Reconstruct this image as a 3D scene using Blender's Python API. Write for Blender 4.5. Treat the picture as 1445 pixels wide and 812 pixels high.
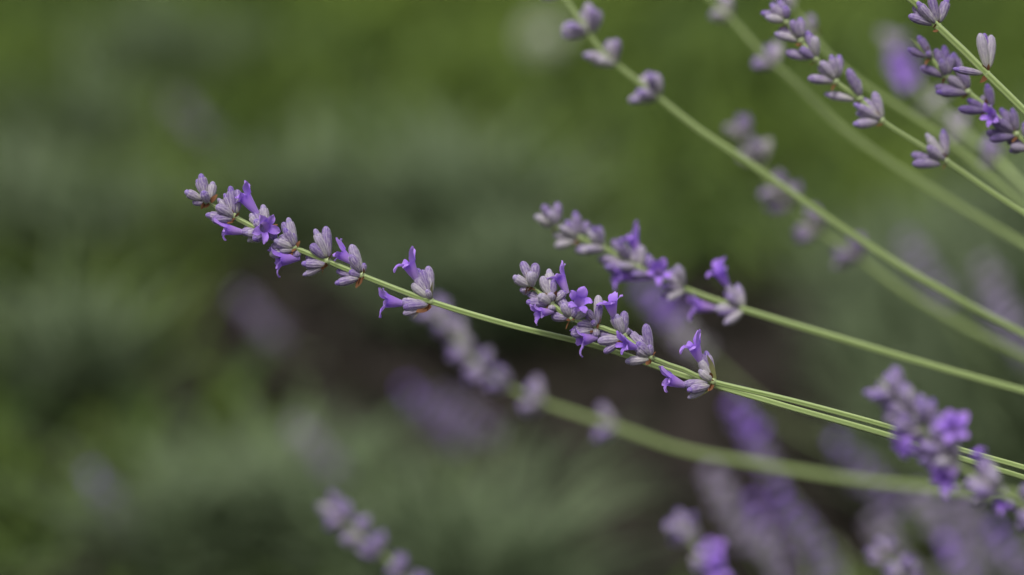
import bpy, bmesh, math, random
import numpy as np
from mathutils import Vector, Matrix, Quaternion
rnd = random.Random(11)
R = math.radians
scene = bpy.context.scene
for o in list(bpy.data.objects):
    bpy.data.objects.remove(o)

# ------------------------------------------------------------------ camera
PITCH = R(20.0)
CAM = Vector((0, 0, 0.80))
FOCUS = 0.85
cd = bpy.data.cameras.new('camera')
cam = bpy.data.objects.new('camera', cd)
scene.collection.objects.link(cam)
cam.location = CAM
cam.rotation_euler = (R(90) - PITCH, 0, 0)
cd.sensor_width = 36
cd.lens = 100
cd.clip_start = 0.02
cd.clip_end = 2000
cd.dof.use_dof = True
cd.dof.focus_distance = FOCUS
cd.dof.aperture_fstop = 4.0
cd.dof.aperture_blades = 0
scene.camera = cam
RIGHT = Vector((1, 0, 0))
UP = Vector((0, math.sin(PITCH), math.cos(PITCH)))
FWD = Vector((0, math.cos(PITCH), -math.sin(PITCH)))

def P(px, py, d=FOCUS):
    """photo pixel + distance along the view axis -> world point"""
    k = 0.36 * d / 1445.0
    return CAM + RIGHT * ((px - 722.5) * k) + UP * (-(py - 406) * k) + FWD * d

def G(px, py, z=0.0):
    """photo pixel -> point on the ground at height z"""
    v = P(px, py, 1.0) - CAM
    return CAM + v * ((z - CAM.z) / v.z)

# ------------------------------------------------------------------ light
SUN_EL, SUN_AZ = R(68), R(-35)          # azimuth measured from -Y (behind the camera) towards -X
world = bpy.data.worlds.new('World')
scene.world = world
world.use_nodes = True
wn = world.node_tree
wn.nodes.clear()
sky = wn.nodes.new('ShaderNodeTexSky')
sky.sky_type = 'NISHITA'
sky.sun_disc = False
sky.sun_elevation = SUN_EL
sky.sun_rotation = R(180) + SUN_AZ * -1
sky.dust_density = 4.0
hs = wn.nodes.new('ShaderNodeHueSaturation')      # overcast: grey veil over the whole sky
hs.inputs['Saturation'].default_value = 0.30
bg = wn.nodes.new('ShaderNodeBackground')
bg.inputs['Strength'].default_value = 0.058
wo = wn.nodes.new('ShaderNodeOutputWorld')
wn.links.new(sky.outputs[0], hs.inputs['Color'])
wn.links.new(hs.outputs[0], bg.inputs['Color'])
wn.links.new(bg.outputs[0], wo.inputs['Surface'])
sd = bpy.data.lights.new('sun', 'SUN')
sd.energy = 1.5
sd.angle = R(20)
sd.color = (1.0, 0.97, 0.92)
sun = bpy.data.objects.new('sun', sd)
scene.collection.objects.link(sun)
sdir = Vector((math.sin(SUN_AZ) * math.cos(SUN_EL), -math.cos(SUN_AZ) * math.cos(SUN_EL), math.sin(SUN_EL)))
sun.rotation_euler = sdir.to_track_quat('Z', 'Y').to_euler()
sun.location = (0, 0, 5)
scene.view_settings.view_transform = 'Standard'
scene.view_settings.look = 'None'
scene.view_settings.gamma = 1
scene.view_settings.exposure = 1.05
scene.render.engine = 'CYCLES'

# ------------------------------------------------------------------ helpers
def link(o):
    scene.collection.objects.link(o)
    return o

def mesh_from(name, verts, faces, attrs=None, smooth=True, mat=None):
    me = bpy.data.meshes.new(name)
    me.from_pydata([tuple(v) for v in verts], [], faces)
    if attrs is not None:
        a = me.attributes.new('tint', 'FLOAT_VECTOR', 'POINT')
        a.data.foreach_set('vector', np.asarray(attrs, dtype=np.float32).ravel())
    if smooth:
        me.polygons.foreach_set('use_smooth', [True] * len(me.polygons))
    if mat:
        me.materials.append(mat)
    me.update()
    return me

def obj(name, me, parent=None):
    o = link(bpy.data.objects.new(name, me))
    if parent:
        o.parent = parent
    return o

def empty(name, loc, label, cat, group=None):
    o = link(bpy.data.objects.new(name, None))
    o.empty_display_size = 0.02
    o.location = loc
    o['label'] = label
    o['category'] = cat
    if group:
        o['group'] = group
    return o

class NT:
    """tiny node helper"""
    def __init__(self, name):
        self.m = bpy.data.materials.new(name)
        self.m.use_nodes = True
        self.t = self.m.node_tree
        self.t.nodes.clear()
    def n(self, typ, **kw):
        nd = self.t.nodes.new('ShaderNode' + typ)
        for k, v in kw.items():
            setattr(nd, k, v)
        return nd
    def l(self, a, b):
        self.t.links.new(a, b)
    def ramp(self, fac, stops):
        r = self.n('ValToRGB')
        e = r.color_ramp.elements
        while len(e) > 1:
            e.remove(e[-1])
        e[0].position, e[0].color = stops[0][0], (*stops[0][1], 1)
        for p, c in stops[1:]:
            x = e.new(p)
            x.color = (*c, 1)
        self.l(fac, r.inputs[0])
        return r.outputs[0]
    def mix(self, fac, a, b, mode='MIX'):
        m = self.n('Mix', data_type='RGBA', blend_type=mode)
        for s, v in ((m.inputs[0], fac), (m.inputs[6], a), (m.inputs[7], b)):
            if isinstance(v, (int, float)):
                s.default_value = v
            elif isinstance(v, tuple):
                s.default_value = (*v, 1)
            else:
                self.l(v, s)
        return m.outputs[2]
    def math(self, op, a, b=0.0):
        m = self.n('Math', operation=op)
        for s, v in ((m.inputs[0], a), (m.inputs[1], b)):
            if isinstance(v, (int, float)):
                s.default_value = v
            else:
                self.l(v, s)
        return m.outputs[0]
    def tint(self):
        a = self.n('Attribute', attribute_name='tint')
        s = self.n('SeparateXYZ')
        self.l(a.outputs['Vector'], s.inputs[0])
        return s.outputs
    def noise(self, scale, detail=3, coord='Object'):
        tc = self.n('TexCoord')
        nz = self.n('TexNoise')
        nz.inputs['Scale'].default_value = scale
        nz.inputs['Detail'].default_value = detail
        self.l(tc.outputs[coord], nz.inputs['Vector'])
        return nz.outputs[0]
    def finish(self, col, rough=0.6, spec=0.3, transl=0.0, transl_col=None, sheen=0.0, bump=None, bump_d=0.1):
        p = self.n('BsdfPrincipled')
        p.inputs['Roughness'].default_value = rough
        p.inputs['Specular IOR Level'].default_value = spec
        p.inputs['Sheen Weight'].default_value = sheen
        p.inputs['Sheen Roughness'].default_value = 0.4
        self.l(col, p.inputs['Base Color'])
        if bump is not None:
            b = self.n('Bump')
            b.inputs['Strength'].default_value = 0.6
            b.inputs['Distance'].default_value = bump_d
            self.l(bump, b.inputs['Height'])
            self.l(b.outputs[0], p.inputs['Normal'])
        out = self.n('OutputMaterial')
        s = p.outputs[0]
        if transl > 0:
            t = self.n('BsdfTranslucent')
            self.l(transl_col if transl_col is not None else col, t.inputs['Color'])
            mx = self.n('MixShader')
            mx.inputs[0].default_value = transl
            self.l(p.outputs[0], mx.inputs[1])
            self.l(t.outputs[0], mx.inputs[2])
            s = mx.outputs[0]
        self.l(s, out.inputs['Surface'])
        return self.m

# ------------------------------------------------------------------ materials
def mat_bud():
    k = NT('calyx')
    t = k.tint()
    oi = k.n('ObjectInfo')
    # along the calyx: pale green base, grey lilac, violet tip
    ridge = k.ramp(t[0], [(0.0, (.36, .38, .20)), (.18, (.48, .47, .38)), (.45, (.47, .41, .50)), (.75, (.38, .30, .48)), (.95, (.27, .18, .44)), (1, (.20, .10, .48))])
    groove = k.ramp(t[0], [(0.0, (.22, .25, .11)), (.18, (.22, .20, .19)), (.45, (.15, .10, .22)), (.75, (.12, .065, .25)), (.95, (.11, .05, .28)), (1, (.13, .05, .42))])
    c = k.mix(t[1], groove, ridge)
    nz = k.noise(7, 4)
    sp = k.ramp(nz, [(.42, (0, 0, 0)), (.62, (1, 1, 1))])
    c = k.mix(k.math('MULTIPLY', sp, .45), c, (.55, .51, .55))
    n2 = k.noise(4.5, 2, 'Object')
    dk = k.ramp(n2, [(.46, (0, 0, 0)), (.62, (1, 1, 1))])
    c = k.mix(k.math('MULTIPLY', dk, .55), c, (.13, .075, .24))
    # each bud its own ripeness
    dark = k.math('MULTIPLY', k.math('POWER', oi.outputs['Random'], 3.0), 0.5)
    c = k.mix(dark, c, (.13, .08, .26))
    pale = k.math('MULTIPLY', k.math('POWER', k.math('SUBTRACT', 1.0, oi.outputs['Random']), 4.0), 0.5)
    c = k.mix(pale, c, (.52, .52, .44))
    c = k.mix(1.0, c, oi.outputs['Color'], 'MULTIPLY')   # ripeness of the stalk the bud belongs to
    c = k.mix(t[2], c, (.62, .60, .62))          # fine hairs
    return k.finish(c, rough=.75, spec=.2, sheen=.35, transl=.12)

def mat_corolla():
    k = NT('corolla')
    t = k.tint()
    oi = k.n('ObjectInfo')
    c = k.ramp(t[0], [(0, (.40, .32, .50)), (.30, (.42, .25, .64)), (.46, (.26, .11, .66)), (.58, (.37, .18, .84)), (1, (.57, .35, .95))])
    c = k.mix(k.math('MULTIPLY', k.math('POWER', oi.outputs['Random'], 2.0), .5), c, (.24, .09, .72))
    nz = k.noise(.7, 3)
    c = k.mix(k.math('MULTIPLY', nz, .45), c, (.60, .36, .88))
    vn = k.noise(2.6, 3)
    return k.finish(c, rough=.75, spec=.12, transl=.38, sheen=.35, bump=vn, bump_d=.00025)

def mat_stem():
    k = NT('stem_green')
    t = k.tint()
    c = k.mix(t[1], (.17, .25, .06), (.35, .44, .17))  # green with lighter ridges; highlight and groove shading painted into the two tones
    nz = k.noise(160, 4)
    c = k.mix(k.math('MULTIPLY', nz, .3), c, (.31, .38, .16))
    c = k.mix(t[2], c, (.33, .37, .22))
    f = k.noise(2600, 2)
    return k.finish(c, rough=.45, spec=.5, sheen=.3, transl=.05, bump=f, bump_d=.00012)

def mat_bract(name, a, b):
    k = NT(name)
    t = k.tint()
    nz = k.noise(5, 2)
    c = k.mix(t[0], a, b)
    c = k.mix(k.math('MULTIPLY', nz, .4), c, (.22, .12, .06))
    return k.finish(c, rough=.8, spec=.15, transl=.25)

def mat_leaf(name, lo, hi, transl=.3, rough=.6):
    """colour per leaf from the tint attribute (x: random, y: along the leaf)"""
    k = NT(name)
    t = k.tint()
    c = k.mix(t[0], lo, hi)
    return k.finish(c, rough=rough, spec=.25, transl=transl)

M_BUD, M_COR, M_STEM = mat_bud(), mat_corolla(), mat_stem()
M_BRACT = mat_bract('bract_brown', (.10, .032, .014), (.20, .09, .04))
M_BRACTG = mat_bract('bract_green', (.20, .24, .08), (.34, .33, .18))
M_SAGE = mat_leaf('sage_leaf', (.075, .115, .05), (.17, .215, .12))
M_GRASS = mat_leaf('grass_blade', (.045, .082, .010), (.160, .232, .034))
M_COVER = mat_leaf('cover_leaf', (.032, .064, .014), (.135, .195, .045))
M_MULCH = mat_leaf('mulch_chip', (.010, .008, .006), (.036, .028, .024), transl=0, rough=.9)

# ------------------------------------------------------------------ shared flower meshes (unit: bud length 1, width 1)
def bud_mesh(seed, poke):
    q = random.Random(seed)
    seg, ribs = 26, 13 // 1
    ribs = 9
    if poke:
        prof = [(0, .22), (.06, .50), (.16, .72), (.32, .90), (.52, 1.0), (.70, .98), (.80, .86), (.825, .64), (.88, .62), (.94, .50), (.985, .27), (1.0, .02)]
    else:
        prof = [(0, .22), (.06, .48), (.16, .68), (.32, .86), (.52, 1.0), (.70, 1.02), (.82, .92), (.90, .76), (.955, .52), (.99, .26), (1.0, .02)]
    bx, by = q.uniform(-.05, .05), q.uniform(-.05, .05)
    V, A, F = [], [], []
    for t, r in prof:
        amp = .085 * min(1, t * 5) * (1 if t < .82 else .35)
        for i in range(seg):
            a = 2 * math.pi * i / seg
            rb = .5 + .5 * math.cos(a * ribs)
            rr = .5 * r * (1 + amp * (rb * 2 - 1) + q.uniform(-.02, .02))
            s = math.sin(math.pi * t)
            V.append((rr * math.cos(a) + bx * s, rr * math.sin(a) + by * s, t))
            A.append((t if not (poke and t > .81) else 1.0, rb, 0))
    n = len(prof)
    for j in range(n - 1):
        for i in range(seg):
            k = (i + 1) % seg
            F.append((j * seg + i, j * seg + k, (j + 1) * seg + k, (j + 1) * seg + i))
    F.append(tuple(range(seg))[::-1])
    # fuzz: short pale hairs
    for h in range(190):
        t = q.uniform(.05, .93)
        r = np.interp(t, [p[0] for p in prof], [p[1] for p in prof]) * .5
        a = q.uniform(0, 6.283)
        d = Vector((math.cos(a), math.sin(a), q.uniform(.1, .35)))
        b = Vector((r * math.cos(a), r * math.sin(a), t))
        s = Vector((-math.sin(a), math.cos(a), 0)) * .012
        L = q.uniform(.07, .17)
        i0 = len(V)
        V += [b - s, b + s, b + d * L]
        A += [(t, .9, .55)] * 2 + [(t, 1, .9)]
        F.append((i0, i0 + 1, i0 + 2))
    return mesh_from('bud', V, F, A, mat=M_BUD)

def corolla_mesh(seed):
    """millimetres; tube along +Z, upper lip towards +X"""
    q = random.Random(seed)
    V, A, F = [], [], []
    seg = 14
    prof = [(0, .75), (1.0, 1.05), (2.1, 1.4), (3.2, 1.7), (4.1, 1.95)]
    bend = q.uniform(.15, .45)
    for z, r in prof:
        for i in range(seg):
            a = 2 * math.pi * i / seg
            V.append((r * math.cos(a) * 1.0 + bend * (z / 4.1) ** 2, r * math.sin(a) * .9, z))
            A.append((z / 4.1 * .5, 0, 0))
    for j in range(len(prof) - 1):
        for i in range(seg):
            k = (i + 1) % seg
            F.append((j * seg + i, j * seg + k, (j + 1) * seg + k, (j + 1) * seg + i))
    lobes = [(33, 3.5, 1.75, 22, 62), (-33, 3.5, 1.75, 22, 62), (112, 2.9, 1.35, 40, 100), (180, 3.1, 1.45, 40, 108), (248, 2.9, 1.35, 40, 100)]
    for az, L, W, b0, b1 in lobes:
        az = R(az + q.uniform(-9, 9))
        L *= q.uniform(.8, 1.2)
        W *= q.uniform(.85, 1.15)
        b0 += q.uniform(-12, 12)
        b1 += q.uniform(-22, 25)
        er = Vector((math.cos(az), math.sin(az), 0))
        et = Vector((-math.sin(az), math.cos(az), 0))
        p = Vector((bend, 0, 3.9)) + er * 1.6
        NS, NW = 7, 5
        i0 = len(V)
        ph = q.uniform(0, 6)
        cup = q.uniform(-.25, .45)
        for s in range(NS):
            f = s / (NS - 1)
            be = R(b0 + (b1 - b0) * f)
            dirv = er * math.sin(be) + Vector((0, 0, 1)) * math.cos(be)
            nrm = er * -math.cos(be) + Vector((0, 0, 1)) * math.sin(be)
            if s:
                p = p + dirv * (L / (NS - 1))
            w = W * (.72 + .55 * f) * max(0.0, 1 - f ** 2.2) ** .85 + .05
            for c in range(NW):
                u = c / (NW - 1) * 2 - 1
                x = p + et * (w * u) + nrm * (cup * w * u * u + .30 * math.sin(ph + 6 * f + 3.5 * u) * f + q.uniform(-.10, .10) * f)
                V.append(x)
                A.append((.5 + .5 * f, 0, 0))
        for s in range(NS - 1):
            for c in range(NW - 1):
                b = i0 + s * NW + c
                F.append((b, b + 1, b + NW + 1, b + NW))
    return mesh_from('flower', V, F, A, mat=M_COR)

def bract_mesh(seed, mat, wid):
    q = random.Random(seed)
    V, A, F = [], [], []
    for s in range(6):
        f = s / 5
        w = wid * math.sin(math.pi * min(1, .18 + .82 * f)) ** .8 + .01
        for c in range(3):
            u = c - 1
            V.append((u * w + q.uniform(-.02, .02), .25 * f * f - .18 * u * u * w, f))
            A.append((f, 0, 0))
    for s in range(5):
        for c in range(2):
            b = s * 3 + c
            F.append((b, b + 1, b + 4, b + 3))
    return mesh_from('bract', V, F, A, mat=mat)

BUDS = [bud_mesh(100 + i, i % 2 == 0) for i in range(10)]
CORS = [corolla_mesh(300 + i) for i in range(8)]
BRB = [bract_mesh(500 + i, M_BRACT, .24) for i in range(4)]
BRG = [bract_mesh(520 + i, M_BRACTG, .10) for i in range(3)]

def node_mesh():
    """small swollen joint of the stem that carries a whorl, unit radius"""
    V, A, F = [], [], []
    seg = 12
    prof = [(-1.0, .85), (-.5, 1.10), (0, 1.35), (.5, 1.25), (1.0, .9)]
    for z, r in prof:
        for i in range(seg):
            a = 2 * math.pi * i / seg
            rr = r * (1 + .1 * math.cos(2 * a))
            V.append((rr * math.cos(a), rr * math.sin(a), z))
            A.append((0, .5, .35))
    for j in range(len(prof) - 1):
        for i in range(seg):
            k = (i + 1) % seg
            F.append((j * seg + i, j * seg + k, (j + 1) * seg + k, (j + 1) * seg + i))
    return mesh_from('flower_whorl', V, F, A, mat=M_STEM)
NODE = node_mesh()

def frame(z, x_hint):
    z = z.normalized()
    x = x_hint - z * x_hint.dot(z)
    if x.length < 1e-5:
        x = z.orthogonal()
    x.normalize()
    y = z.cross(x)
    return Matrix((x, y, z)).transposed()

def place(o, loc, z, x_hint, scale):
    """world placement turned into parent space; parents carry only a translation"""
    off = Vector((0, 0, 0))
    p = o.parent
    while p:
        off += p.location
        p = p.parent
    m = frame(z, x_hint)
    o.location = loc - off
    o.rotation_euler = m.to_euler()
    o.scale = scale

def catmull(pts, step):
    out = []
    p = [pts[0] * 2 - pts[1]] + pts + [pts[-1] * 2 - pts[-2]]
    for i in range(1, len(p) - 2):
        n = max(2, int((p[i + 1] - p[i]).length / step))
        for j in range(n):
            t = j / n
            a, b, c, d = p[i - 1], p[i], p[i + 1], p[i + 2]
            out.append(.5 * ((2 * b) + (c - a) * t + (2 * a - 5 * b + 4 * c - d) * t * t + (3 * b - a - 3 * c + d) * t ** 3))
    out.append(pts[-1].copy())
    return out

def stem_mesh(pts, r_tip, r_base, off):
    V, A, F = [], [], []
    seg = 20
    L = [0.0]
    for a, b in zip(pts, pts[1:]):
        L.append(L[-1] + (b - a).length)
    up = Vector((0, -1, .35))
    for k, p in enumerate(pts):
        t = (pts[min(k + 1, len(pts) - 1)] - pts[max(k - 1, 0)]).normalized()
        x = (up - t * up.dot(t)).normalized()
        y = t.cross(x)
        f = L[k]
        r = r_tip + (r_base - r_tip) * min(1, f / .12)
        r *= 1 + .03 * math.sin(f * 90)
        if k == 0:
            r *= .4
        tw = .35 + f * 3.0
        for i in range(seg):
            a = 2 * math.pi * i / seg
            sq = math.cos(4 * (a + tw))
            rr = r * (1 + .17 * sq)
            V.append(p - off + x * (rr * math.cos(a)) + y * (rr * math.sin(a)))
            A.append((f, .5 + .5 * sq, 0))
    n = len(pts)
    for j in range(n - 1):
        for i in range(seg):
            k = (i + 1) % seg
            F.append((j * seg + i, j * seg + k, (j + 1) * seg + k, (j + 1) * seg + i))
    F.append(tuple(range(seg)))
    F.append(tuple(range((n - 1) * seg, n * seg))[::-1])
    return mesh_from('stem', V, F, A, mat=M_STEM)

class Stalk:
    def __init__(self, label, path, base, d=None, size=1.0, group='lavender stalks of the near bush', rt=.00062, rb=.00108):
        """path: (px, py[, depth]) from the tip to where it leaves the picture; base: rooting point on the ground"""
        self.path = [(q[0], q[1], q[2] if len(q) > 2 else d) for q in path]
        pts = [P(*q) for q in self.path]
        base = Vector(base)
        self.size = size
        p0 = pts[-1]
        tan = (pts[-1] - pts[-2]).normalized()
        h = (p0 - base).length
        c1 = p0 + tan * h * .40
        c2 = base + Vector((rnd.uniform(-.03, .03), rnd.uniform(-.03, .03), h * .40))
        ext = []
        for i in range(1, 9):
            t = i / 8
            ext.append(p0 * (1 - t) ** 3 + c1 * 3 * t * (1 - t) ** 2 + c2 * 3 * t * t * (1 - t) + base * t ** 3)
        self.root = empty('lavender_stalk', base, label, 'lavender', group)
        self.pts = catmull(pts + ext, .004)
        o = obj('stem', stem_mesh(self.pts, rt * size, rb * size, base), self.root)
    def depth_at(self, px, py):
        """depth and world direction (towards the tip) of the stem nearest to a pixel"""
        best = None
        for i, p in enumerate(self.pts[:-1]):
            v = p - CAM
            d = v.dot(FWD)
            if d < .2:
                continue
            x = v.dot(RIGHT) / d / .36 * 1445 + 722.5
            y = 406 - v.dot(UP) / d / .36 * 1445
            e = (x - px) ** 2 + (y - py) ** 2
            if best is None or e < best[0]:
                best = (e, d, i)
        i = best[2]
        j = min(i + 2, len(self.pts) - 1)
        return best[1], (self.pts[max(i - 2, 0)] - self.pts[j]).normalized(), self.pts[i]
    # parts of the whorl are parented with an identity rotation, so the joint mesh is baked per whorl
    def joint(self, px, py, r=.00085):
        d, ax, p = self.depth_at(px, py)
        m = frame(ax, Vector((0, 0, 1)))
        r *= self.size
        V = [(m @ Vector((v.co.x * r, v.co.y * r, v.co.z * r * 1.1))) for v in NODE.vertices]
        A = [(0, .5, .35)] * len(V)
        F = [tuple(f.vertices) for f in NODE.polygons]
        w = obj('flower_whorl', mesh_from('flower_whorl', V, F, A, mat=M_STEM), self.root)
        w.location = p - self.root.location
        return w, d, ax, p
    def bud(self, w, base, tip, width=None, me=None):
        v = tip - base
        if width is None:
            width = rnd.uniform(.0026, .0031) * self.size
        o = obj('bud', me or rnd.choice(BUDS), w)
        place(o, base, v, Vector((rnd.uniform(-1, 1), rnd.uniform(-1, 1), rnd.uniform(-1, 1))), (width, width, v.length))
        return o
    def flower(self, w, base, mouth, up=None, size=None, idx=None):
        v = mouth - base
        s = size if size else .001 * self.size
        o = obj('flower', CORS[idx] if idx is not None else rnd.choice(CORS), w)
        z = max(.55, min(1.5, v.length / (4.1 * s)))
        place(o, base, v, up or (UP + RIGHT * rnd.uniform(-.3, .3)), (s, s, s * z))
        return o
    def ripeness(self, r, g, b):
        for w in self.root.children:
            for o in w.children:
                if o.name.startswith('bud'):
                    o.color = (r, g, b, 1)
    def bract(self, w, base, dirv, length, green=False):
        o = obj('bract', rnd.choice(BRG if green else BRB), w)
        place(o, base, dirv, Vector((rnd.uniform(-1, 1), rnd.uniform(-1, 1), rnd.uniform(-1, 1))), (length,) * 3)
        return o
    def auto(self, px, py, n=6, sc=1.0, spread=1.0, top=False, az0=None, flowers=(), axial=0):
        """a whorl whose buds are grown in two opposite cymes around the stem"""
        w, d, ax, p = self.joint(px, py)
        s = self.size * sc
        side = UP - ax * UP.dot(ax)
        side.normalize()
        oth = ax.cross(side)
        n = n + 2
        for i in range(n):
            cy = 0 if i % 2 == 0 else math.pi
            az = (az0 if az0 is not None else 0) + cy + rnd.uniform(-1.15, 1.15)
            phi = R(rnd.uniform(16, 62) * spread)
            if top and i < 3:
                phi = R(rnd.uniform(8, 34))
            rd = side * math.cos(az) + oth * math.sin(az)
            dv = ax * math.cos(phi) + rd * math.sin(phi)
            ln = rnd.uniform(.0058, .0078) * s
            b = p + rd * .0007 * s + ax * rnd.uniform(-.0014, .0014)
            self.bud(w, b, b + dv * ln, width=rnd.uniform(.0025, .0030) * s)
        for i in range(2):
            rd = side * (1 if i == 0 else -1) + oth * rnd.uniform(-.6, .6)
            self.bract(w, p + rd * .0005, (ax * .7 + rd * .8), rnd.uniform(.0026, .0038) * s, green=rnd.random() < .3)
        for f in flowers:
            # (base px, base py, mouth px, mouth py, depth offset of the mouth)
            self.flower(w, P(f[0], f[1], d + .0003), P(f[2], f[3], d + f[4]), size=.001 * s * (f[5] if len(f) > 5 else 1))
            v = P(f[0], f[1], d) - p
            if v.length > .002:
                self.bud(w, p + v * .05, p + v * 1.15, width=.0026 * s)
        return w
    def drawn(self, crop, node, buds, flowers=(), bracts=()):
        """a whorl measured in a crop of the photograph; crop = (origin x, origin y, scale)"""
        ox, oy, sc = crop
        c = lambda x, y: (ox + x / sc, oy + y / sc)
        nx, ny = c(*node)
        w, d, ax, p = self.joint(nx, ny)
        n = len(buds)
        for i, b in enumerate(buds):
            front = -.0016 + .0032 * (1 - i / max(1, n - 1))        # listed from back to front
            tp = P(*c(b[0], b[1]), d + front * 1.4 + rnd.uniform(-.0007, .0007))
            bs = P(*c(b[2], b[3]), d + front * .55)
            bs = bs.lerp(p, .42)
            wd = (b[4] if len(b) > 4 else 1.0) * rnd.uniform(.00265, .00300) * self.size
            me = None
            if len(b) > 5:
                me = BUDS[b[5]]
            self.bud(w, bs, tp, width=wd, me=me)
        for f in flowers:
            # base, mouth, depth offsets of base and mouth, size, variant
            bs = P(*c(f[0], f[1]), d + f[4])
            mo = P(*c(f[2], f[3]), d + f[5])
            self.flower(w, bs, mo, size=.00112 * f[6], idx=f[7] if len(f) > 7 else None, up=f[8] if len(f) > 8 else None)
            self.bud(w, bs.lerp(p, .80), bs.lerp(mo, .18), width=.0026)
        for b in bracts:
            bs = P(*c(b[2], b[3]), d - .0009).lerp(p, .35)
            tp = P(*c(b[0], b[1]), d - .0014)
            self.bract(w, bs, tp - bs, (tp - bs).length * 1.05, green=len(b) > 4)
        for i in range(2):
            rd = (UP * (1 if i == 0 else -1) - RIGHT * .2 - FWD * .5).normalized()
            self.bract(w, p + rd * .0006, rd + ax * .5, rnd.uniform(.0026, .0034))
        return w

# ------------------------------------------------------------------ setting: ground, lawn, beds
def ground():
    k = NT('soil')
    nz = k.noise(9, 6)
    c = k.ramp(nz, [(.25, (.007, .006, .004)), (.5, (.014, .012, .008)), (.75, (.026, .022, .015))])  # dark soil, with the deep shade of the bed put into its colour
    # away from the bed the ground is covered by lawn
    tc = k.n('TexCoord')
    sp = k.n('SeparateXYZ')
    k.l(tc.outputs['Object'], sp.inputs[0])
    g = k.math('MULTIPLY', k.math('SUBTRACT', sp.outputs[1], 2.2), 1.4)
    g = k.math('ADD', g, k.math('MULTIPLY', k.math('SUBTRACT', k.noise(3, 4), .5), 1.6))
    cl = k.n('Clamp')
    k.l(g, cl.inputs[0])
    lawn = k.ramp(k.noise(40, 4), [(.3, (.022, .040, .008)), (.7, (.060, .095, .020))])
    c = k.mix(cl.outputs[0], c, lawn)
    m = k.finish(c, rough=.95, spec=.1, bump=k.noise(120, 4), bump_d=.01)
    n = 60
    V, F = [], []
    xs = np.linspace(-1, 1, n + 1)
    xs = np.sign(xs) * (np.abs(xs) ** 3) * 300
    for y in xs:
        for x in xs:
            V.append((x, y + 2, 0))
    for j in range(n):
        for i in range(n):
            a = j * (n + 1) + i
            F.append((a, a + 1, a + n + 2, a + n + 1))
    o = obj('ground', mesh_from('ground', V, F, mat=m))
    o['kind'] = 'structure'
    return o
ground()

nr = np.random.default_rng(5)
def blades(name, pos, height, width, lean, mat, label, cat, curl=.5, tint=None, kind='stuff'):
    """many thin leaves in one mesh: pos (n,3), per-leaf height and width"""
    n = len(pos)
    az = nr.uniform(0, 2 * np.pi, n)
    h = height * nr.uniform(.6, 1.3, n)
    w = width * nr.uniform(.7, 1.3, n)
    le = lean * nr.uniform(.2, 1.4, n)
    dx, dy = np.cos(az), np.sin(az)
    tx, ty = -dy, dx
    V = np.zeros((n, 7, 3))
    A = np.zeros((n, 7, 3))
    tr = nr.uniform(0, 1, n) if tint is None else np.clip(tint + nr.uniform(-.25, .25, n), 0, 1)
    for k, (f, ww) in enumerate(((0, .6), (.35, 1.0), (.7, .75))):
        out = le * h * (f + curl * f * f)
        zz = h * f * np.sqrt(np.clip(1 - (le * .45) ** 2, .15, 1)) * (1 - .25 * curl * f)
        for s in (0, 1):
            sg = (s * 2 - 1) * ww * w * .5
            V[:, k * 2 + s, 0] = pos[:, 0] + dx * out + tx * sg
            V[:, k * 2 + s, 1] = pos[:, 1] + dy * out + ty * sg
            V[:, k * 2 + s, 2] = pos[:, 2] + zz
    out = le * h * (1 + curl)
    V[:, 6, 0] = pos[:, 0] + dx * out
    V[:, 6, 1] = pos[:, 1] + dy * out
    V[:, 6, 2] = pos[:, 2] + h * np.sqrt(np.clip(1 - (le * .45) ** 2, .15, 1)) * (1 - .4 * curl)
    A[:, :, 0] = tr[:, None]
    idx = np.arange(n)[:, None] * 7
    tris = np.concatenate([idx + np.array([a]) for a in ((0, 1, 3), (0, 3, 2), (2, 3, 5), (2, 5, 4), (4, 5, 6))], 1).reshape(-1, 3)
    me = bpy.data.meshes.new(name)
    me.vertices.add(n * 7)
    me.vertices.foreach_set('co', V.astype(np.float32).ravel())
    nt = len(tris)
    me.loops.add(nt * 3)
    me.polygons.add(nt)
    me.polygons.foreach_set('loop_start', np.arange(0, nt * 3, 3, dtype=np.int32))
    me.loops.foreach_set('vertex_index', tris.astype(np.int32).ravel())
    a = me.attributes.new('tint', 'FLOAT_VECTOR', 'POINT')
    a.data.foreach_set('vector', A.astype(np.float32).ravel())
    me.update(calc_edges=True)
    me.validate()
    me.materials.append(mat)
    o = obj(name, me)
    if kind:
        o['kind'] = kind
    if label:
        o['label'] = label
        o['category'] = cat
    return o

def smooth_noise(x, y, seed, scale):
    q = np.random.default_rng(seed)
    v = np.zeros_like(x)
    for i in range(10):
        a = q.uniform(0, 6.283)
        f = scale * q.uniform(.6, 1.7)
        v += np.sin((np.cos(a) * x + np.sin(a) * y) * f + q.uniform(0, 6.283))
    return v / 4.5

# bare dark mulch in the bed, also standing in for bush shade, in ground metres (measured through the photograph)
SOIL_SHADE = [(G(px, py), rx, rx * 1.9) for px, py, rx in [(228, 567, .035), (340, 450, .05), (420, 505, .08), (540, 530, .08), (620, 480, .05), (610, 610, .06), (700, 570, .09), (690, 650, .08), (780, 650, .11), (860, 710, .13),
        (930, 680, .10), (960, 570, .08), (960, 770, .07), (1040, 500, .08), (1130, 580, .09), (1200, 450, .06), (1240, 700, .08), (1150, 700, .06), (30, 480, .03), (110, 610, .03), (330, 640, .03), (210, 780, .03),
        (520, 660, .03), (560, 140, .03), (60, 270, .03), (860, 230, .03), (500, 380, .03)]]
def soil_shade_mask(x, y):
    m = np.zeros_like(x)
    for c, rx, ry in SOIL_SHADE:
        m = np.maximum(m, np.exp(-(((x - c.x) / rx) ** 2 + ((y - c.y) / ry) ** 2) * 1.4))
    return m

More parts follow.
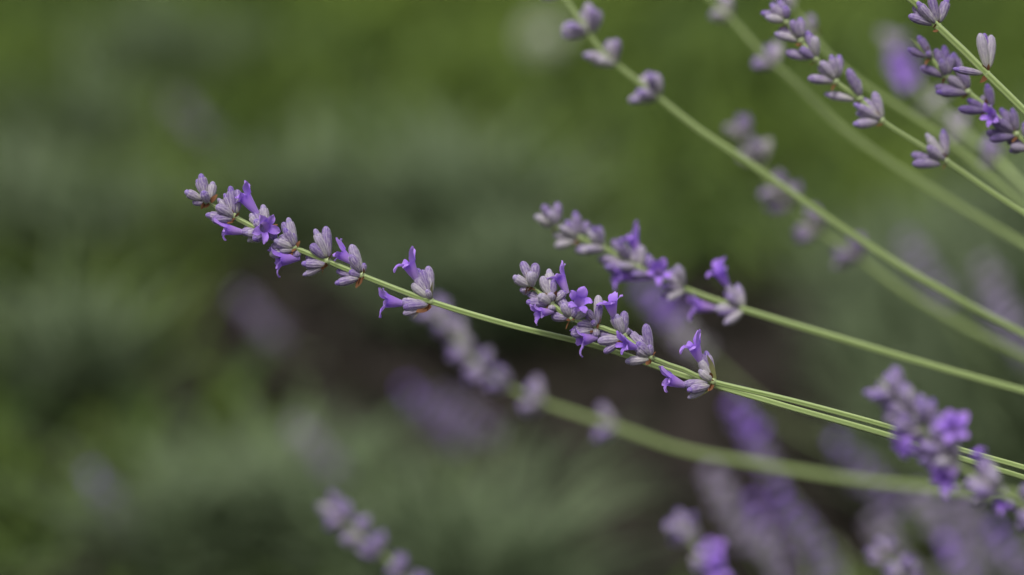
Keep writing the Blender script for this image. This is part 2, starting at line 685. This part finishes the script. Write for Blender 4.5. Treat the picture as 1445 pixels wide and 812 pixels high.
def scatter(n, x0, x1, y0, y1):
    return nr.uniform(x0, x1, n), nr.uniform(y0, y1, n)

# lawn
x, y = scatter(150000, -2.6, 2.6, 1.25, 5.6)
sm = soil_shade_mask(x, y)
keep = (nr.uniform(0, 1, len(x)) < .60 + .45 * smooth_noise(x, y, 4, 26)) & (nr.uniform(0, 1, len(x)) > sm * 2.4) & (nr.uniform(0, 1, len(x)) < np.clip((y - 1.2) / 1.2, .12, 1))
x, y = x[keep], y[keep]
blades('lawn_grass', np.stack([x, y, np.zeros_like(x)], 1), .06, .006, .8, M_GRASS, 'blurred green lawn grass filling the ground behind the lavender', 'grass', tint=.5 + .35 * smooth_noise(x, y, 8, 24) + .25 * smooth_noise(x, y, 18, 7))
# low leafy ground cover in the bed
x, y = scatter(36000, -2.2, 2.2, .5, 3.0)
keep = (nr.uniform(0, 1, len(x)) < .55 + .7 * smooth_noise(x, y, 6, 28)) & (nr.uniform(0, 1, len(x)) > soil_shade_mask(x, y) * 2.4)
x, y = x[keep], y[keep]
blades('ground_cover', np.stack([x, y, np.zeros_like(x)], 1), .045, .013, .9, M_COVER, 'low blurred leafy ground cover along the garden bed', 'ground cover', tint=.45 + .6 * smooth_noise(x, y, 9, 30))
# mulch
x, y = scatter(16000, -2.0, 2.0, .5, 2.6)
blades('bark_mulch', np.stack([x, y, np.full_like(x, .002)], 1), .022, .012, 1.6, M_MULCH, 'dark brown bark mulch on the shaded soil', 'mulch')

# sage-grey tufts in the bed behind the stalks
def tuft(px, py, r, h, n, label, tint=.55):
    h = h * 1.5
    n = int(n * .42)
    c = G(px, py, h * .45)
    root = empty('sage_tuft', (c.x, c.y, 0), label, 'plant', 'grey green tufts in the bed')
    a, rr = nr.uniform(0, 6.283, n), r * np.sqrt(nr.uniform(0, 1, n))
    pos = np.stack([rr * np.cos(a), rr * np.sin(a), h * .55 * np.clip(1 - (rr / r) ** 2, 0, 1) * nr.uniform(0, 1, n)], 1)
    o = blades('foliage', pos, h * .6, .006, .9, M_SAGE, None, None, tint=tint)
    o.parent = root
    return root
TL = 'small grey green tuft blurred on open ground away from any flower stalk'
for i, (px, py, r, h, n, lab) in enumerate([
        (640, 275, .06, .09, 800, 'pale grey green tuft blurred between the long stalk and the middle spike'),
        (440, 250, .05, .09, 330, 'grey green tuft blurred right behind the top whorls of the long sharp stalk'),
        (130, 300, .045, .08, 300, TL), (20, 270, .04, .08, 250, TL), (100, 170, .045, .08, 260, TL), (230, 60, .06, .08, 330, TL),
        (700, 380, .05, .08, 550, 'grey green tuft blurred beside the tip of the densest sharp spike'),
        (96, 470, .04, .08, 300, TL), (264, 735, .04, .07, 300, TL),
        (385, 705, .045, .08, 400, 'grey green tuft blurred beside the tip of the low lilac spike'),
        (640, 770, .045, .08, 350, 'grey green tuft blurred behind the stem side of the low lilac spike'),
        (690, 800, .04, .08, 350, 'grey green tuft blurred at the edge of the dark shaded soil gap'),
        (600, 400, .03, .06, 200, 'small grey green tuft blurred behind the lowest whorl of the long stalk'),
        (1290, 380, .05, .09, 400, 'grey green tuft blurred under the long bare stem')]):
    tuft(px, py, r, h, n, lab)

def bush(label, cx, cy, r, h, n, tint=.5):
    root = empty('lavender_bush', (cx, cy, 0), label, 'bush', 'lavender bushes')
    a = nr.uniform(0, 6.283, n)
    rr = r * np.sqrt(nr.uniform(0, 1, n))
    dome = h * np.sqrt(np.clip(1 - (rr / r) ** 2, 0, 1))
    z = dome * nr.uniform(.45, 1, n) * (1 + .25 * smooth_noise(rr * np.cos(a), rr * np.sin(a), 21, 18))
    pos = np.stack([rr * np.cos(a), rr * np.sin(a), np.clip(z, 0, None)], 1)
    o = blades('foliage', pos, .055, .0045, .9, M_SAGE, None, None, tint=tint)
    o.parent = root
    for i in range(7):
        an = i * .9
        e = Vector((math.cos(an) * r * .7, math.sin(an) * r * .7, h * .6))
        pts = [Vector((0, 0, 0)), e * .4 + Vector((0, 0, h * .1)), e]
        V, F = [], []
        for p, rad in zip(pts, (.012, .008, .004)):
            for s in range(6):
                V.append((p.x + rad * math.cos(s * 1.047), p.y + rad * math.sin(s * 1.047), p.z))
        for j in range(2):
            for s in range(6):
                F.append((j * 6 + s, j * 6 + (s + 1) % 6, j * 6 + 6 + (s + 1) % 6, j * 6 + 6 + s))
        obj('branch', mesh_from('branch', V, F, [(.3, 0, 0)] * len(V), mat=M_MULCH), root)
    return root
bush('near grey green lavender bush that carries the sharp flower stalks', .50, .98, .30, .27, 5000)
bush('grey green lavender bush blurred behind the lower right stalks', .47, 1.80, .24, .22, 3600, .6)

# ------------------------------------------------------------------ the sharp stalks
C1 = (240, 230, 4.777)
C2 = (400, 300, 4.777)
C3 = (710, 350, 4.509)
C4 = (860, 440, 5.075)
NEARG = 'lavender stalks of the near bush'

s1 = Stalk('long sharp lavender stalk leaning far out alone, its open spike tip reaching out furthest',
           [(291, 284), (330, 306), (372, 328), (416, 350), (463, 369), (511, 389), (609, 426), (720, 459, .851), (850, 491, .857), (960, 529, .858), (1100, 571, .856), (1240, 611, .856), (1350, 646, .857), (1445, 675, .858), (1500, 694, .860)],
           (.42, .92, 0), d=.85, rb=.00096)
s1.drawn(C1, (262, 288), [(180, 110, 235, 215, .8), (290, 125, 285, 250, .95), (205, 72, 245, 205), (150, 265, 225, 285, .7), (98, 190, 195, 245), (222, 190, 262, 275)],
         bracts=[(235, 303, 275, 285), (310, 215, 290, 270)])
s1.drawn(C1, (435, 372), [(455, 180, 455, 330), (320, 240, 400, 330, .8), (405, 155, 428, 345), (365, 205, 412, 335, .75), (238, 350, 400, 385), (280, 385, 415, 388), (310, 288, 425, 358)],
         bracts=[(405, 390, 445, 360), (462, 330, 445, 375)])
s1.drawn(C1, (625, 465), [(500, 440, 610, 470), (625, 280, 660, 420), (540, 340, 610, 430), (520, 530, 610, 490, .7), (690, 450, 660, 470), (500, 470, 610, 485), (570, 380, 625, 450), (720, 500, 660, 480), (560, 520, 630, 485)],
         [(590, 345, 490, 225, .0005, .0002, .95, 0), (600, 440, 640, 440, -.0010, -.0046, .95, 1), (500, 468, 375, 455, -.0002, -.0012, .80, 2)], [(715, 410, 690, 440)])
s1.drawn(C1, (843, 575), [(760, 400, 830, 530, .9), (795, 368, 845, 540), (680, 560, 810, 590), (820, 470, 850, 565, .8), (670, 620, 810, 595), (735, 495, 825, 555), (738, 590, 822, 595, .8), (700, 520, 815, 570), (770, 440, 840, 560, .9)],
         [(875, 640, 740, 655, .0003, -.0008, 1.0, 3)], [(825, 605, 850, 560), (870, 530, 850, 570)])
s1.drawn(C2, (298, 325), [(150, 300, 255, 335), (210, 110, 280, 290), (285, 92, 308, 280), (130, 425, 270, 375, .8), (120, 345, 275, 368), (183, 215, 268, 290), (225, 160, 285, 285, .8)],
         bracts=[(245, 408, 290, 350), (320, 270, 305, 320)])
s1.drawn(C2, (535, 412), [(355, 395, 500, 430), (455, 215, 520, 375), (545, 340, 535, 395, .7), (440, 395, 520, 428), (345, 480, 490, 458, .95), (450, 285, 510, 390, .9)],
         [(475, 345, 385, 280, .0006, .0010, .85, 4)], [(485, 500, 535, 430), (520, 470, 540, 430), (548, 380, 540, 420)])
s1.drawn(C2, (995, 592), [(975, 360, 990, 520), (900, 375, 960, 530), (800, 590, 950, 630), (935, 385, 975, 540, .85), (805, 685, 950, 650, .8), (865, 480, 960, 560), (805, 640, 955, 640), (965, 520, 985, 570, .7)],
         [(900, 455, 838, 345, -.0004, -.0012, 1.0, 5), (810, 615, 690, 600, -.0003, -.0012, 1.0, 6)], [(860, 690, 975, 645, 1), (985, 470, 1005, 570, 1), (900, 680, 985, 635)])

s2 = Stalk('densest sharp lavender spike, with open star shaped violet flowers, crossing over the long stalk',
           [(748, 402), (778, 428), (806, 450), (840, 459), (862, 467), (880, 474), (919, 505), (965, 522, .850), (1007, 539, .850), (1120, 566, .850), (1250, 601, .851), (1350, 633, .852), (1445, 660, .853), (1500, 678, .854)],
           (.40, .88, 0), d=.8475, rb=.00086)
s2.drawn(C3, (185, 262), [(120, 280, 175, 290, .8), (120, 85, 175, 205), (205, 95, 220, 210), (105, 270, 170, 285, .7), (62, 180, 168, 248), (172, 150, 200, 255)],
         bracts=[(150, 272, 195, 262), (205, 275, 190, 265)])
s2.drawn(C3, (315, 350), [(290, 132, 310, 270), (150, 290, 260, 335), (245, 180, 300, 290), (320, 195, 322, 300, .8), (145, 345, 280, 355), (305, 285, 312, 330, .8), (225, 300, 295, 345)],
         [(410, 290, 350, 175, .0008, .0008, .80, 7), (320, 405, 235, 415, -.0006, -.0022, .72, 1)], [(330, 270, 325, 340), (270, 365, 320, 345)])
s2.drawn(C3, (440, 440), [(300, 370, 400, 420), (345, 305, 420, 410), (305, 430, 410, 445), (410, 345, 440, 440), (380, 350, 425, 430), (530, 380, 480, 450)],
         [(470, 400, 490, 345, -.0008, -.0048, .92, 0)], [(440, 465, 460, 440), (400, 465, 440, 450)])
s2.drawn(C3, (600, 485), [(440, 520, 575, 525), (605, 300, 612, 470, .95), (520, 395, 585, 465), (470, 480, 590, 505), (430, 550, 575, 540), (612, 360, 615, 480, .85), (565, 465, 595, 490, .7)],
         [(600, 570, 500, 585, .0002, -.0010, 1.0, 3)], [(600, 510, 610, 470), (630, 440, 615, 480)])
s2.drawn(C3, (765, 552), [(600, 540, 730, 580), (690, 425, 755, 540), (790, 510, 775, 550), (770, 400, 772, 540, .95, 1), (640, 668, 735, 630, .8), (600, 595, 735, 605), (720, 420, 760, 540, .9)],
         [(705, 440, 680, 350, .0001, -.0010, .95, 6)], [(760, 575, 770, 545)])
s2.drawn(C3, (944, 697), [(790, 520, 910, 640), (850, 560, 925, 655), (905, 482, 940, 640), (840, 640, 930, 690), (775, 725, 920, 718), (930, 615, 945, 685, .75), (850, 600, 930, 670)],
         [(860, 640, 775, 615, -.0014, -.0038, .74, 4)], [(925, 735, 945, 700), (962, 660, 948, 695)])
s2.drawn(C4, (742, 500), [(690, 280, 735, 460), (530, 520, 690, 545), (650, 300, 715, 460), (560, 620, 690, 575, .8), (640, 415, 720, 485), (555, 565, 695, 555)],
         [(655, 365, 600, 245, -.0004, -.0014, .95, 5), (545, 530, 425, 495, -.0004, -.0014, .92, 2)], [(720, 310, 755, 470, 1), (600, 625, 720, 560, 1), (710, 575, 740, 530), (735, 490, 755, 520)])

# ------------------------------------------------------------------ softly blurred stalks
s3 = Stalk('slightly blurred lavender spike just behind the densest sharp one, last whorl set apart',
           [(770, 305), (785, 320), (818, 336), (851, 350), (885, 368), (921, 388), (962, 406), (1044, 435), (1200, 482), (1330, 520), (1445, 552), (1500, 568)],
           (.46, 1.02, 0), d=.925)
C5 = (740, 270, 3.868)
s3.drawn(C5, (172, 195), [(90, 165, 160, 185), (55, 135, 150, 170), (180, 60, 185, 165), (100, 75, 165, 165), (135, 110, 170, 180)])
s3.drawn(C5, (300, 248), [(160, 240, 275, 255), (345, 165, 325, 225), (165, 300, 275, 275), (275, 108, 298, 225), (225, 160, 290, 230), (190, 190, 285, 240)])
for i, (x_, y_, n, fl) in enumerate([(851, 350, 7, ()), (885, 367, 8, [(902, 362, 890, 333, .0)]), (905, 380, 5, [(900, 392, 868, 390, -.002)]),
                                     (921, 388, 6, [(930, 390, 930, 384, -.005)]), (962, 406, 8, ())]):
    s3.auto(x_, y_, n, 1.05, flowers=fl)
s3.auto(1044, 435, 5, 1.05, az0=.1, flowers=[(1028, 405, 1015, 384, -.001, 1.05), (1010, 436, 978, 432, -.001, 1.05)])

s4 = Stalk('stout blurred lavender spike in front of the crossing pair of sharp stems',
           [(1238, 530), (1264, 560), (1300, 602), (1330, 634), (1360, 662), (1400, 690), (1445, 715), (1500, 748, .77)],
           (.36, .74, 0), d=.752, size=1.0, rt=.0006)
for i, (x_, y_, n, fl) in enumerate([(1258, 553, 8, ()), (1280, 580, 8, ()), (1302, 604, 8, [(1290, 615, 1276, 628, -.003, .9)]), (1328, 632, 8, [(1345, 622, 1346, 605, -.004, 1.1)]),
                                     (1350, 655, 7, [(1350, 665, 1334, 676, -.003, 1.1)]), (1393, 687, 7, [(1380, 650, 1378, 640, 0, .6)])]):
    s4.auto(x_, y_, n + 3, 1.08, top=(i == 0), flowers=fl)
s4.auto(1452, 722, 4, 1.0, flowers=[(1436, 718, 1418, 710, -.002, .85)])

s5 = Stalk('blurred pale lavender stalk whose long bare stem runs between the upper stalks',
           [(765, -45), (790, -12), (820, 30), (852, 75), (926, 135), (985, 182), (1060, 232), (1220, 343), (1330, 410), (1445, 472), (1510, 505)],
           (.52, 1.06, 0), d=.955, rb=.00105)
for x_, y_, n in [(775, -32, 6), (795, -6, 6), (832, 38, 7), (868, 88, 6), (930, 143, 6)]:
    s5.auto(x_, y_, n + 2, 1.2)

s5.ripeness(1.15, 1.18, 1.08)

s6 = Stalk('fairly sharp lavender stalk of closed buds only, with loosely spaced pairs',
           [(1095, 18), (1110, 32), (1130, 58), (1152, 84), (1180, 116), (1214, 140), (1245, 171), (1336, 228), (1390, 265), (1445, 301), (1510, 342)],
           (.44, .96, 0), d=.892, rt=.0006, rb=.00092)
C8 = (980, 0, 3.69)
s6.drawn(C8, (470, 103), [(345, 65, 440, 95), (440, 0, 470, 80), (395, 20, 455, 85), (475, 30, 480, 90), (370, 90, 450, 105)])
s6.drawn(C8, (545, 205), [(440, 150, 530, 190), (550, 90, 555, 185), (415, 175, 520, 212), (505, 105, 545, 188)])
s6.drawn(C8, (628, 302), [(475, 270, 575, 303), (585, 160, 630, 275), (550, 250, 615, 300), (625, 190, 640, 285)])
s6.drawn(C8, (735, 420), [(645, 340, 720, 395), (755, 285, 752, 395), (590, 408, 715, 425), (710, 285, 745, 390), (655, 320, 735, 400)])
s6.drawn(C8, (838, 500), [(675, 490, 815, 525), (835, 400, 865, 490), (800, 358, 860, 490)])
s6.drawn(C8, (977, 623), [(870, 510, 960, 595), (840, 590, 950, 620), (935, 478, 980, 605), (825, 648, 940, 640), (828, 540, 968, 612)])
C9 = (1060, 0, 3.122)
s6.drawn(C9, (858, 705), [(705, 680, 805, 715), (845, 568, 860, 675), (770, 588, 842, 685), (710, 722, 812, 735), (775, 645, 848, 698)], bracts=[(870, 650, 862, 700, 1)])

s7 = Stalk('strongly blurred lavender stalk passing under the closed bud stalk, pale whorl near its bare stem',
           [(960, -60), (985, -20), (1030, 25), (1078, 78), (1120, 115), (1200, 190), (1330, 277), (1445, 345), (1510, 382)],
           (.55, 1.16, 0), d=1.02, rb=.0011)
for x_, y_, n in [(965, -52, 6), (988, -18, 6), (1030, 25, 7), (1084, 86, 6)]:
    s7.auto(x_, y_, n, 1.1)

s7.ripeness(1.12, 1.15, 1.05)

s7b = Stalk('blurred plain stem with few buds, running close behind the closed bud stalk',
            [(1118, 10), (1140, 38), (1160, 68), (1220, 120), (1310, 178), (1380, 235), (1445, 290), (1510, 345)],
            (.50, 1.14, 0), d=1.0, rb=.0010)
for x_, y_, n in [(1122, 16, 4), (1150, 52, 4)]:
    s7b.auto(x_, y_, n, 1.1, top=True)

s8 = Stalk('blurred greyish lavender spike of withered buds partly behind the long bare stem',
           [(1040, 180), (1062, 215), (1090, 262), (1115, 290), (1145, 318), (1210, 363), (1270, 408), (1345, 452), (1445, 503), (1510, 533)],
           (.54, 1.18, 0), d=1.06, rb=.0011)
for i, (x_, y_, n) in enumerate([(1055, 205, 6), (1075, 238, 6), (1098, 270, 6), (1120, 295, 6), (1150, 325, 7), (1212, 366, 5)]):
    s8.auto(x_, y_, n + 1, 1.25, top=(i == 0))

s8.ripeness(1.12, 1.16, .98)

s9 = Stalk('sharp thick stem with one upright pair of buds, crossing before the dark purple spike',
           [(1235, -55), (1262, -20), (1292, 4), (1324, 38), (1360, 72), (1393, 105), (1445, 156), (1510, 222)],
           (.38, .84, 0), d=.842, rt=.00105, rb=.00115)
for x_, y_, n in [(1240, -48, 6), (1268, -14, 6)]:
    s9.auto(x_, y_, n, 1.0)
C7 = (1150, 0, 4.061)
s9.drawn(C7, (695, 145), [(560, 40, 650, 110), (760, -10, 720, 110), (535, 90, 660, 130), (660, -30, 700, 110), (585, 10, 680, 120)], bracts=[(670, 155, 705, 135)])
s9.drawn(C7, (985, 405), [(970, 190, 990, 370, 1.1), (1010, 200, 1005, 370, 1.1), (945, 190, 985, 375), (790, 395, 940, 420, .8)], bracts=[(1000, 370, 990, 400)])

s10 = Stalk('dark purple lavender spike of tight buds with one small violet flower',
            [(1285, 55), (1312, 80), (1335, 108), (1366, 130), (1394, 153), (1435, 190), (1470, 222), (1520, 270)],
            (.43, 1.0, 0), d=.885, rt=.0006, rb=.0009)
s10.drawn(C7, (675, 335), [(530, 280, 640, 325), (590, 205, 665, 320), (640, 300, 670, 330, .7)], bracts=[(650, 300, 680, 335)])
s10.drawn(C7, (750, 440), [(740, 260, 760, 400), (605, 385, 735, 440), (690, 280, 745, 410), (790, 310, 770, 420), (720, 340, 750, 430)])
s10.drawn(C7, (880, 525), [(790, 300, 850, 480), (685, 500, 860, 530), (760, 440, 870, 510), (840, 400, 880, 500), (690, 530, 860, 540)])
s10.drawn(C7, (1000, 620), [(960, 550, 1010, 620), (870, 570, 990, 640), (985, 480, 1030, 610), (820, 625, 980, 650)])
s10.drawn(C7, (1140, 760), [(980, 760, 1120, 780), (1060, 620, 1140, 740), (1000, 690, 1120, 760), (1130, 620, 1160, 740), (1000, 800, 1130, 790)],
          [(1060, 690, 1010, 670, -.001, -.004, .8, 4)])
s10.auto(1448, 202, 7, .95)
s10.ripeness(.62, .58, .70)

s11 = Stalk('blurred lavender spike below the long sharp stem, lone whorl on its pale green stem',
            [(612, 440), (640, 475), (675, 515), (715, 545), (765, 568), (868, 602), (960, 634), (1060, 653), (1200, 676), (1330, 690), (1445, 700), (1510, 706)],
            (.50, 1.28, 0), d=1.10, rb=.0013)
for i, (x_, y_, n) in enumerate([(622, 450, 5), (640, 475, 6), (660, 500, 7), (684, 520, 7), (712, 542, 7), (772, 566, 8), (872, 604, 7)]):
    s11.auto(x_, y_, n + 1, 1.25, top=(i == 0))

s12 = Stalk('blurred lilac grey lavender spike standing apart low in the bed',
            [(462, 705), (490, 738), (525, 770), (560, 802), (600, 850), (650, 940)],
            (.10, 1.14, 0), d=1.07, rb=.0010)
for i, (x_, y_, n) in enumerate([(473, 719, 6), (492, 741, 7), (512, 759, 7), (535, 780, 8), (566, 808, 7), (590, 838, 7)]):
    s12.auto(x_, y_, n, 1.05, top=(i == 0))

s13 = Stalk('blurred lavender spike with bright violet flowers rising beside the dark shaded soil gap',
            [(955, 735), (975, 765), (1000, 800), (1030, 850), (1070, 930)],
            (.28, 1.08, 0), d=1.06, rb=.0010)
for i, (x_, y_, n, fl) in enumerate([(962, 748, 7, ()), (978, 772, 7, ()), (995, 797, 7, [(1005, 790, 1005, 780, -.004, 1.2)]), (1015, 828, 7, [(1020, 815, 1012, 805, -.004, 1.2)])]):
    s13.auto(x_, y_, n, 1.15, top=(i == 0), flowers=fl)

s14 = Stalk('pale blurred lavender spike tip just showing under the stout front spike',
            [(1245, 778), (1265, 800), (1290, 835), (1330, 900)], (.34, 1.02, 0), d=1.02, rb=.0010)
for i, (x_, y_, n) in enumerate([(1252, 788, 7), (1270, 808, 7), (1288, 832, 7)]):
    s14.auto(x_, y_, n, 1.1, top=(i == 0))

s16 = Stalk('blurred lavender stalk leaning away behind the dark purple spike, violet smudge at its tip',
            [(1255, 60, 1.30), (1285, 110, 1.26), (1320, 150, 1.2), (1355, 185, 1.10), (1405, 225, 1.06), (1445, 265, 1.05), (1510, 330, 1.04)],
            (.52, 1.10, 0), rb=.0011)
for i, (x_, y_, n, fl) in enumerate([(1260, 68, 7, ()), (1272, 92, 7, [(1275, 92, 1270, 88, -.004, 1.3)]), (1290, 115, 7, [(1290, 115, 1280, 108, -.004, 1.3)]), (1318, 147, 6, ()), (1353, 183, 6, ()), (1406, 226, 6, ())]):
    s16.auto(x_, y_, n, 1.2, top=(i == 0), flowers=fl)

# ------------------------------------------------------------------ far stalks: no single bud can be told apart in the blur
def spike_mesh(seed, n_whorl, violet):
    q = random.Random(seed)
    V, A, F, MI = [], [], [], []
    src = BUDS[seed % len(BUDS)]
    sv = [v.co.copy() for v in src.vertices][:26 * 11]
    for k in range(n_whorl):
        zc = -k * .0085
        for i in range(7):
            az = q.uniform(0, 6.283)
            phi = R(q.uniform(20, 55)) if k else R(q.uniform(5, 35))
            dv = Vector((math.cos(az) * math.sin(phi), math.sin(az) * math.sin(phi), math.cos(phi)))
            m = frame(dv, Vector((1, .3, .2)))
            L, W = q.uniform(.006, .008), .0034
            i0 = len(V)
            tcol = q.uniform(0, 1)
            vio = tcol < violet * (1.6 if k < 3 else .4)
            for j in (0, 2, 4, 6, 8, 10):
                for s in range(0, 26, 4):
                    c = sv[j * 26 + s]
                    V.append(m @ Vector((c.x * W, c.y * W, c.z * L)) + Vector((0, 0, zc)))
                    A.append((.75 if vio else c.z, .6, 0))
            for j in range(5):
                for s in range(7):
                    F.append((i0 + j * 7 + s, i0 + j * 7 + (s + 1) % 7, i0 + j * 7 + 7 + (s + 1) % 7, i0 + j * 7 + 7 + s))
                    MI.append(1 if vio else 0)
    me = mesh_from('flower_spike', V, F, A, mat=M_BUD)
    me.materials.append(M_COR)
    me.polygons.foreach_set('material_index', MI)
    return me
SP = [spike_mesh(40, 6, .0), spike_mesh(41, 6, .5), spike_mesh(42, 7, .22)]

def far_stalk(label, tip, low, d, base, kind, group):
    """tip and a lower pixel give the lean; the stem bends on down to its plant"""
    a, b = P(*tip, d), P(*low, d)
    base = Vector(base)
    root = empty('lavender_stalk', base, label, 'lavender', group)
    ax = (a - b).normalized()
    h = (b - base).length
    pts = []
    c1, c2 = b - ax * h * .35, base + Vector((0, 0, h * .35))
    for i in range(7):
        t = i / 6
        pts.append(b * (1 - t) ** 3 + c1 * 3 * t * (1 - t) ** 2 + c2 * 3 * t * t * (1 - t) + base * t ** 3)
    obj('stem', stem_mesh(catmull([a - ax * .008] + pts, .02), .0008, .0012, base), root)
    s = obj('flower_spike', SP[kind], root)
    L = (a - b).length
    k = max(.8, L / .055) * 1.15
    wk = k * 1.5
    place(s, a - ax * .007 * k, ax, Vector((1, 0, 0)), (wk, wk, k))
    return root

BG = 'lavender spikes blurred to smudges'
far_stalk('large soft violet smudge of a lavender spike behind the apart whorl of the middle stalk', (905, 405), (990, 500), 1.45, (.33, 1.62, 0), 1, BG)
far_stalk('soft violet lavender spike blurred under the crossing pair of stems', (1035, 565), (1090, 670), 1.42, (.30, 1.55, 0), 1, BG)
far_stalk('soft mauve lavender spike blurred beneath the pale green stem', (1095, 690), (1160, 790), 1.38, (.32, 1.50, 0), 2, BG)
far_stalk('greyish violet lavender spike blurred behind the stout front spike', (1175, 620), (1240, 690), 1.5, (.38, 1.66, 0), 2, BG)
DIM = 'dim mauve lavender smudge blurred on the dark soil under the pale green stem'
for tip, low, d, kk, lab in [((335, 415), (395, 480), 2.05, 0, 'dim mauve lavender smudge blurred below the sharp long spike'),
                             ((570, 545), (635, 610), 1.8, 2, 'mauve lavender smudge blurred on bare soil beside the spike below the long stem'),
                             ((620, 560), (690, 610), 1.85, 0, 'greyish lavender smudge blurred under the spike below the long stem'),
                             ((415, 600), (460, 650), 1.8, 0, 'dim mauve lavender smudge blurred above the low lilac spike'),
                             ((125, 665), (165, 715), 1.8, 2, 'lone dim mauve lavender smudge blurred among green ground cover'),
                             ((245, 140), (290, 190), 2.5, 0, 'faint mauve lavender smudge blurred on the green lawn'),
                             ((1000, 660), (1050, 760), 1.42, 0, DIM), ((1060, 700), (1100, 800), 1.4, 2, DIM)]:
    b = G(low[0] + 60, low[1] + 60)
    far_stalk(lab, tip, low, d, (b.x, b.y, 0), kk, 'dim lavender spikes in the bed')
PALE = 'pale grey faded lavender spike in the blurred bush behind the lower right stalks'
for tip, low, d, kk in [((1275, 335), (1330, 420), 1.6, 0), ((1385, 370), (1430, 460), 1.6, 0), ((1390, 420), (1450, 500), 1.55, 0), ((1290, 690), (1350, 780), 1.4, 0), ((1345, 700), (1400, 790), 1.42, 0),
                        ((1400, 740), (1450, 812), 1.4, 2), ((1230, 730), (1290, 830), 1.5, 0), ((1330, 760), (1380, 850), 1.35, 2)]:
    b = P(low[0] + 20, low[1] + 20, d)
    far_stalk(PALE, tip, low, d, (min(.62, b.x + .06), b.y + .1, 0), kk, 'pale faded lavender spikes')

# ------------------------------------------------------------------ the pale dot on the lawn: a white clover head added to make the glint
def clover():
    c = G(765, 68, .09)
    root = empty('glint_clover_flower', (c.x, c.y, 0), 'single round whitish clover head added as a pale glint on the blurred lawn', 'flower')
    k = NT('clover_white')
    m = k.finish(k.mix(k.noise(300), (.62, .66, .52), (.78, .80, .72)), rough=.7, transl=.2)
    V, F = [], []
    for i in range(90):
        zf = 1 - 1.85 * i / 89
        a = i * 2.39996
        d = Vector((math.sqrt(max(0, 1 - zf * zf)) * math.cos(a), math.sqrt(max(0, 1 - zf * zf)) * math.sin(a), zf))
        fr = frame(d, Vector((.2, .1, 1)))
        i0 = len(V)
        for (u, v, w) in ((-.15, 0, .3), (.15, 0, .3), (.24, .05, .75), (0, -.02, 1.05), (-.24, .05, .75)):
            V.append((fr @ Vector((u, v, w))) * .019 + Vector((0, 0, .10)))
        F.append((i0, i0 + 1, i0 + 2, i0 + 3, i0 + 4))
    obj('flower_head', mesh_from('flower_head', V, F, mat=m, smooth=False), root)
    obj('stem', stem_mesh([Vector((0, 0, .1)), Vector((.002, 0, .06)), Vector((.0, .003, .03)), Vector((0, 0, 0))], .0014, .0016, Vector((0, 0, 0))), root)
clover()
